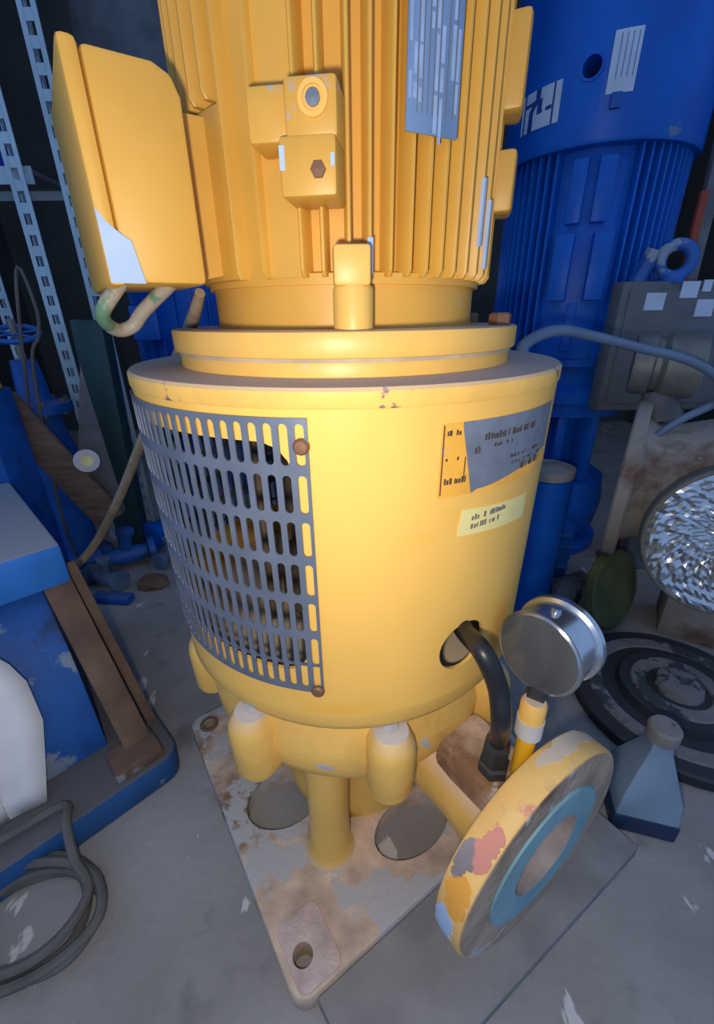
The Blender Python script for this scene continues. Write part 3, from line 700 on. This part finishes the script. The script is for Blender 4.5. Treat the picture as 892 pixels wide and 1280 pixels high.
# ------------------------------------------------------------------ back left clutter
rk = thing('storage_rack', 'pale steel slotted-angle rack against the dark wall', 'rack', (-.95, 1.0, 0))
def post(x, y, wd):
    mb = MB(); zt_ = 1.75; pitch = .05; n = int(zt_/pitch)
    for sx, sy in ((1, 0), (0, 1)):
        for side in (-1, 1):
            c_ = .5+side*.36; mb.box((x+sx*wd*c_, y+sy*wd*c_, zt_/2), (wd*.28 if sx else .003, wd*.28 if sy else .003, zt_))
        for k in range(n):
            mb.box((x+sx*wd*.5, y+sy*wd*.5, k*pitch+.012), (wd*.46 if sx else .003, wd*.46 if sy else .003, .024))
    return mb.build('upright', RACK, rk, smooth=False)
post(-.775, .95, .046); post(-.880, .90, .042); post(-1.16, .90, .042); post(-1.16, 1.10, .04)
for z in (1.03,):
    MB().box((-1.0, .925, z+.06), (.34, .004, .04)).build('shelf_beam', RACK, rk); MB().box((-1.0, 1.02, z+.072), (.32, .19, .012)).build('shelf_board', GREYJ, rk)
    MB().box((-.98, 1.118, z+.06), (.40, .004, .035)).build('shelf_beam', RACK, rk)
o = MB().lathe([(0, 0), (.05, 0), (.053, .02), (.048, .11), (.02, .13), (0, .13)], 24, (-.955, .965, 1.108)).build('blue_pot', mat('violet_blue_paint', (.02, .05, .42), .4, bump=.05)); tag(o, 'small bright blue round pot on the rack shelf', 'pot')
yt = MB().lathe([(0, 0), (.05, 0), (.052, .004), (.05, .008), (.05, .105), (.052, .11), (.05, .114), (0, .114)], 28, (-.866, .53, .5905)).build('yellow_tin', mat('yellow_tin_paint', (.55, .42, .03), .5, var=.2, bump=.05), None)
tag(yt, 'yellow tin can standing on the dark blue crate', 'tin')
def lean(name, pts_, th, m_, label, cat, bev=.003):
    mb = MB(); mb.pts(pts_, th); o = mb.build(name, m_, None, bevel=bev); tag(o, label, cat); return o
def rectbar(name, a, b, wdir, wd, th, m_, label, cat, bev=.003):
    a = Vector(a); b = Vector(b); d = (b-a).normalized(); x = (Vector(wdir)-d*Vector(wdir).dot(d)).normalized(); y = d.cross(x)
    o = MB().box((a+b)/2, (wd, th, (b-a).length), Matrix((x, y, d)).transposed()).build(name, m_, None, bevel=bev); tag(o, label, cat); return o
lo_ = at(132, 640, y=.72); lo_.z = .06
rectbar('brown_board', at(0, 500, y=.62), at(140, 650, y=.62), (.55, .1, .8), .085, .02, WOOD, 'wide brown wooden board slanting down from the rack to the floor clutter', 'board')
lean('grey_plate', [at(100, 455, y=.70), at(158, 640, y=.70), at(96, 600, y=.66)], .008, GREYJ, 'dark grey triangular steel plate standing behind the tan hose', 'plate')
rectbar('green_beam', (-.745, .80, .0), at(112, 400, y=.80), (1, 0, 0), .085, .05, GREEN, 'dark green steel beam standing behind the grey triangular plate', 'beam')
def navy(loc, h, r, label, m_):
    v = thing('flanged_valve', label, 'valve', loc); L_ = Vector(loc)
    MB().lathe([(0, 0), (r*1.7, 0), (r*1.7, .02), (r, .03), (r, h*.28), (r*1.25, h*.36), (r*1.3, h*.5), (r, h*.6), (r, h*.66), (r*1.7, h*.665), (r*1.7, h*.70), (r*.8, h*.71), (r*.6, h*.86)], 28, L_).build('valve_body', m_, v)
    for k in range(8):
        a = k*45; MB().cyl(L_+pol(a, r*1.45, h*.655), L_+pol(a, r*1.45, h*.715), r*.14, r*.14, 6).build('bolt', GREYJ, v)
    MB().cyl(L_+Vector((0, 0, h*.84)), L_+Vector((0, 0, h)), r*.16, r*.16, 10).build('spindle', GREYG, v)
    MB().lathe([(r*1.1+r*.14*math.cos(t), r*.14*math.sin(t)) for t in [2*math.pi*i/8 for i in range(8)]], 28, L_+Vector((0, 0, h*.95)), (.15, -.3, 1), closed=True).build('hand_wheel', m_, v)
    for k in range(3):
        e = pol(k*60+20, r*1.1); d_ = Vector((.15, -.3, 1)).normalized(); e = e-d_*e.dot(d_); c_ = L_+Vector((0, 0, h*.95)); MB().cyl(c_-e, c_+e, r*.08, r*.08, 6).build('wheel_spoke', m_, v)
navy((-.90, .765, 0), .74, .052, 'dark blue flanged valve with hand wheel standing before the rack', BLUED)
navy((-1.145, .755, 0), .66, .07, 'dark teal flanged valve with hand wheel at the far end of the rack', GREEN)
ct = MB().box((-.875, .535, .295), (.10, .11, .59)).build('crate', BLUED, None, bevel=.006); tag(ct, 'dark blue steel crate under the yellow tin', 'crate')
cbx = MB().tube([(-.86, .665, .50), at(20, 340, y=.665), at(45, 385, y=.665), at(48, 420, y=.665), at(42, 465, y=.665), (-.862, .665, .20), (-.845, .665, .03), (-.83, .68, .006)], .004, 8).build('grey_cable', CORD); tag(cbx, 'thin grey cable looping up before the dark blue valve', 'cable')
rl = thing('reel', 'small pale reel with yellow centre lying on the brown board', 'reel', (-.70, .58, 0))
rc = at(108, 576, y=.595); rd = Vector((.55, -.75, .25)).normalized()
MB().lathe([(.015, -.012), (.030, -.012), (.030, -.008), (.025, -.006), (.025, .006), (.030, .008), (.030, .012), (.015, .012)], 28, rc, rd, closed=True).build('rim', WORN, rl)
MB().lathe([(0, .008), (.016, .010), (.016, -.010), (0, -.008)], 20, rc, rd).build('core', STICK, rl)
def valve(loc, d, sc, label, m_=BLUEW):
    v = thing('blue_fitting', label, 'fitting', loc); L_ = Vector(loc); d = Vector(d).normalized()
    MB().lathe([(.0, -.07*sc), (.035*sc, -.07*sc), (.035*sc, -.055*sc), (.02*sc, -.05*sc), (.026*sc, 0), (.02*sc, .05*sc), (.035*sc, .055*sc), (.035*sc, .07*sc), (0, .07*sc)], 20, L_+Vector((0, 0, .036*sc)), d).build('valve_body', m_, v)
    MB().lathe([(.016*sc, .0), (.014*sc, .06*sc), (.022*sc, .062*sc), (.022*sc, .075*sc), (0, .078*sc)], 16, L_+Vector((0, 0, .04*sc)), (.2, -.1, 1)).build('bonnet', m_, v)
def fl0(u, v, z=0): q = at(u, v, z=z); return (q.x, q.y, 0)
valve((-.72, .70, 0), (.9, .5, 0), 1.2, 'blue pipe fitting lying across the floor under the tan hose end')
valve((-.735, .585, 0), (.9, -.4, 0), .9, 'scuffed pale blue fitting lying beside the brown board end', mat('pale_scuffed_blue', (.10, .16, .26), .6, var=.3, bump=.2))
valve((-.655, .89, 0), (.3, .95, 0), 1.5, 'long blue pipe fitting lying on the floor behind the grille', BLUE)
valve((-.60, .725, 0), (.2, .95, 0), .8, 'small pale blue fitting lying on the floor close to the grille', MATS['pale_scuffed_blue'])
def rock(loc, sc, m_, name, label, cat, seed):
    rn = random.Random(seed); bm = bmesh.new(); bmesh.ops.create_icosphere(bm, subdivisions=2, radius=1)
    for v in bm.verts: v.co *= rn.uniform(.82, 1.12)
    mb = MB(); mb.add([Vector((v.co.x*sc[0], v.co.y*sc[1], max(v.co.z, -.6)*sc[2]+.6*sc[2]))+Vector(loc) for v in bm.verts], [[v.index for v in f.verts] for f in bm.faces]); bm.free()
    tag(mb.build(name, m_, None, smooth=False), label, cat)
rock((-.60, .585, 0), (.05, .04, .02), RUST, 'rust_lump', 'flat rusty brown lump on the floor by the blue fittings', 'scrap', 1)
rectbar('blue_strip', (-.735, .515, .012), (-.625, .50, .012), (0, 1, 0), .035, .022, BLUED, 'short dark blue strip of metal lying on the floor', 'strip')
# ------------------------------------------------------------------ right side clutter
cb = thing('control_cabinet', 'dark grey control cabinet with pale stickers in front of the blue motor', 'cabinet', (.84, .655, 0))
MB().box((.842, .645, .65), (.352, .05, .308)).build('cabinet_body', CAB, cb, bevel=.006)
MB().box((.90, .66, .25), (.05, .04, .5)).build('stand_post', CAB, cb, bevel=.003); MB().box((.90, .66, .008), (.16, .10, .016)).build('stand_foot', CAB, cb, bevel=.003)
MB().box((.842, .619, .65), (.315, .006, .27)).build('door_panel', CAB, cb, bevel=.003)
for (u, v, sx, sz_) in ((818, 377, .045, .036), (862, 362, .040, .034), (880, 385, .042, .036), (884, 357, .02, .024)):
    q = at(u, v, y=.615); MB().box(q, (sx*1.05, .002, sz_*1.05)).build('sticker', LABEL, cb)
ey = at(845, 322, y=.645)
MB().lathe([(.034+.014*math.cos(t), .014*math.sin(t)) for t in [2*math.pi*i/12 for i in range(12)]], 32, (ey.x, ey.y, .848), (-.35, -.9, .1), closed=True).build('lifting_eye', BLUEW, cb)
MB().lathe([(.03, .80), (.026, .815), (.018, .822)], 20, (ey.x, ey.y, 0)).build('eye_foot', BLUED, cb)
MB().cyl((ey.x-.085, ey.y, .80), (ey.x-.07, ey.y-.02, .87), .018, .016, 6).build('blue_stud', BLUEW, cb)
rectbar('grey_post', (.93, .74, .0), (.895, .74, 1.19), (1, 0, 0), .035, .02, GREYJ, 'grey steel post standing behind the control cabinet', 'post')
rectbar('red_bar', (.90, .715, .0), (.868, .715, 1.0), (1, 0, 0), .020, .014, RED, 'red oxide painted bar standing beside the grey post', 'bar')
bp_ = thing('beige_pump', 'dusty beige pump casing with thin side flange and foil wrapped opening', 'pump', (.86, .36, 0))
fd = Vector((.82, -.57, 0))
MB().lathe([(.06, -.014), (.181, -.014), (.185, -.010), (.185, .010), (.181, .014), (.06, .014)], 72, (.665, .43, .375), fd).build('side_flange', BEIGE, bp_)
MB().lathe([(.15, .01), (.135, .04), (.14, .08), (.155, .13), (.165, .2), (.165, .32), (.12, .36), (.0, .37)], 64, (.665, .43, .375), fd).build('casing', BEIGE, bp_)
fo = at(918, 682, y=.13); fn = Vector((-.42, -.86, .12)).normalized()
MB().lathe([(.09, -.20), (.09, -.03)], 40, fo, fn).build('branch', BEIGE, bp_)
MB().lathe([(.06, -.034), (.139, -.034), (.142, -.030), (.142, -.004), (.139, 0), (.06, 0)], 64, fo, fn).build('branch_flange', GREYG, bp_)
mb = MB(); rn = random.Random(5); vs = []; fs = []; nr, na = 22, 96
for i in range(nr):
    for j in range(na):
        r_ = .135*i/(nr-1); a = 2*math.pi*j/na; x_, y_, z_ = frame(fn)
        vs.append(fo+x_*r_*math.cos(a)+y_*r_*math.sin(a)+fn*(.003+rn.uniform(0, .0055)*(1 if 0 < i < nr-1 else .2)))
for i in range(nr-1):
    for j in range(na): fs.append([i*na+j, i*na+(j+1) % na, (i+1)*na+(j+1) % na, (i+1)*na+j])
mb.add(vs, fs).build('foil_cover', FOIL, bp_, smooth=False)
MB().box((.87, .33, .10), (.16, .14, .20), rotz(-.6)).build('pedestal', BEIGE, bp_, bevel=.01)
nd = Vector((.86, -.50, 0)).normalized(); nc = at(790, 455, y=.47)
MB().lathe([(.02, 0), (.060, 0), (.063, .01), (.063, .035), (.055, .04), (.055, .05), (.062, .055), (.066, .06), (.066, .12), (.060, .125), (.046, .125), (.046, .03), (.02, .03)], 44, nc, nd).build('bearing_housing', GREYG, bp_)
MB().cyl(nc+nd*.06+Vector((0, 0, -.05)), Vector((nc.x+.07, nc.y-.04, .52)), .03, .04, 16).build('housing_neck', GREYJ, bp_)
hs = MB().tube([pol(82, .225, .66)+Vector((0, .03, 0)), at(652, 440, y=.06), at(668, 422, y=.1), at(700, 413, y=.16), at(740, 420, y=.22), at(800, 435, y=.26), at(850, 447, y=.28), at(888, 465, y=.28), at(910, 490, y=.30), at(892, 505, y=.33), at(850, 525, y=.35), at(812, 550, y=.37)], .008, 12).build('flexible_hose', HOSEB)
tag(hs, 'grey blue hose arching from the yellow shroud over the beige pump', 'hose')
od_ = Vector((.5, -.8, .25)).normalized(); oc = at(768, 722, y=.37); oc.z = .100
tag(MB().lathe([(.0, -.012), (.10, -.012), (.103, -.008), (.103, .008), (.098, .012), (.05, .014), (0, .014)], 56, oc, od_).build('olive_disc', OLIVE), 'olive green steel disc leaning under the beige flange', 'disc')
fx = (.66, .105)
ff = thing('floor_flange', 'black round flange with dusty grey rings lying on the floor', 'flange', (fx[0], fx[1], 0))
MB().lathe([(0, 0), (.19, 0), (.193, .004), (.193, .022), (.188, .026), (0, .026)], 72, (*fx, 0)).build('plate', BLACK, ff)
MB().lathe([(.135, .025), (.165, .025), (.162, .030), (.138, .030)], 64, (*fx, 0), closed=True).build('grey_ring', DGREY, ff)
MB().lathe([(.0, .025), (.110, .025), (.104, .042), (.0, .042)], 64, (*fx, 0)).build('raised_step', BLACK, ff)
MB().lathe([(.055, .041), (.085, .041), (.082, .046), (.058, .046)], 64, (*fx, 0), closed=True).build('grey_ring', DGREY, ff)
MB().lathe([(0, .041), (.044, .041), (.040, .06), (.022, .064), (.0, .064)], 40, (*fx, 0)).build('hub', DGREY, ff)
tb_ = thing('square_bottle', 'pale blue four-sided tapered bottle with grey cap beside the outlet flange', 'bottle', (.455, -.095, 0))
def sq(h_): return [(h_*math.cos(R(a)), h_*math.sin(R(a))) for a in (-62, 28, 118, 208)]
def frus(levels, name, m_, par, o):
    mb = MB(); vs = []; fs = []
    for z, h_ in levels: vs += [Vector((o[0]+x, o[1]+y, z)) for x, y in sq(h_)]
    for k in range(len(levels)-1): fs += [[k*4+i, k*4+(i+1) % 4, (k+1)*4+(i+1) % 4, (k+1)*4+i] for i in range(4)]
    fs += [[3, 2, 1, 0], [len(levels)*4-4+i for i in range(4)]]
    return mb.add(vs, fs).build(name, m_, par, bevel=.004)
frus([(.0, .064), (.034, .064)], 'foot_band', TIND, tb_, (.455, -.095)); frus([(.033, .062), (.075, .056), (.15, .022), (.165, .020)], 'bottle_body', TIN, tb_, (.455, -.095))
MB().lathe([(.018, .163), (.022, .166), (.022, .186), (.019, .19), (0, .19)], 24, (.455, -.095, 0)).build('cap', DGREY, tb_)
pb = thing('small_post', 'narrow blue drum with beige lid standing behind the yellow shroud', 'drum', (.50, .46, 0))
pq = at(690, 585, y=.46)
MB().lathe([(0, 0), (.055, 0), (.06, .01), (.06, pq.z-.02), (.05, pq.z-.015)], 28, (pq.x-.01, .46, 0)).build('drum_body', BLUE, pb)
MB().lathe([(0, pq.z-.016), (.062, pq.z-.016), (.062, pq.z+.004), (0, pq.z+.008)], 28, (pq.x-.01, .46, 0)).build('drum_lid', BEIGE, pb)

bb = thing('blue_gearbox', 'blue ribbed gearbox block on the floor between the shroud and olive disc', 'gearbox', (.60, .60, 0))
MB().box((.60, .62, .09), (.11, .10, .18)).build('gear_case', BLUE, bb, bevel=.008)
for k in range(4): MB().box((.60, .567, .04+.035*k), (.10, .012, .012)).build('rib', BLUED, bb, bevel=.002)
MB().cyl((.60, .60, .10), (.60, .545, .10), .028, .026, 24).build('shaft_cover', BLUED, bb)
rock((.585, .44, 0), (.045, .035, .06), DGREY, 'grey_lump', 'rounded grey lump of stone on the floor beside the blue drum', 'stone', 4)
rectbar('wood_offcut', (.60, .505, .02), (.70, .545, .02), (0, 0, 1), .024, .04, WOOD, 'small brown wooden offcut lying on the floor by the blue gearbox', 'offcut')
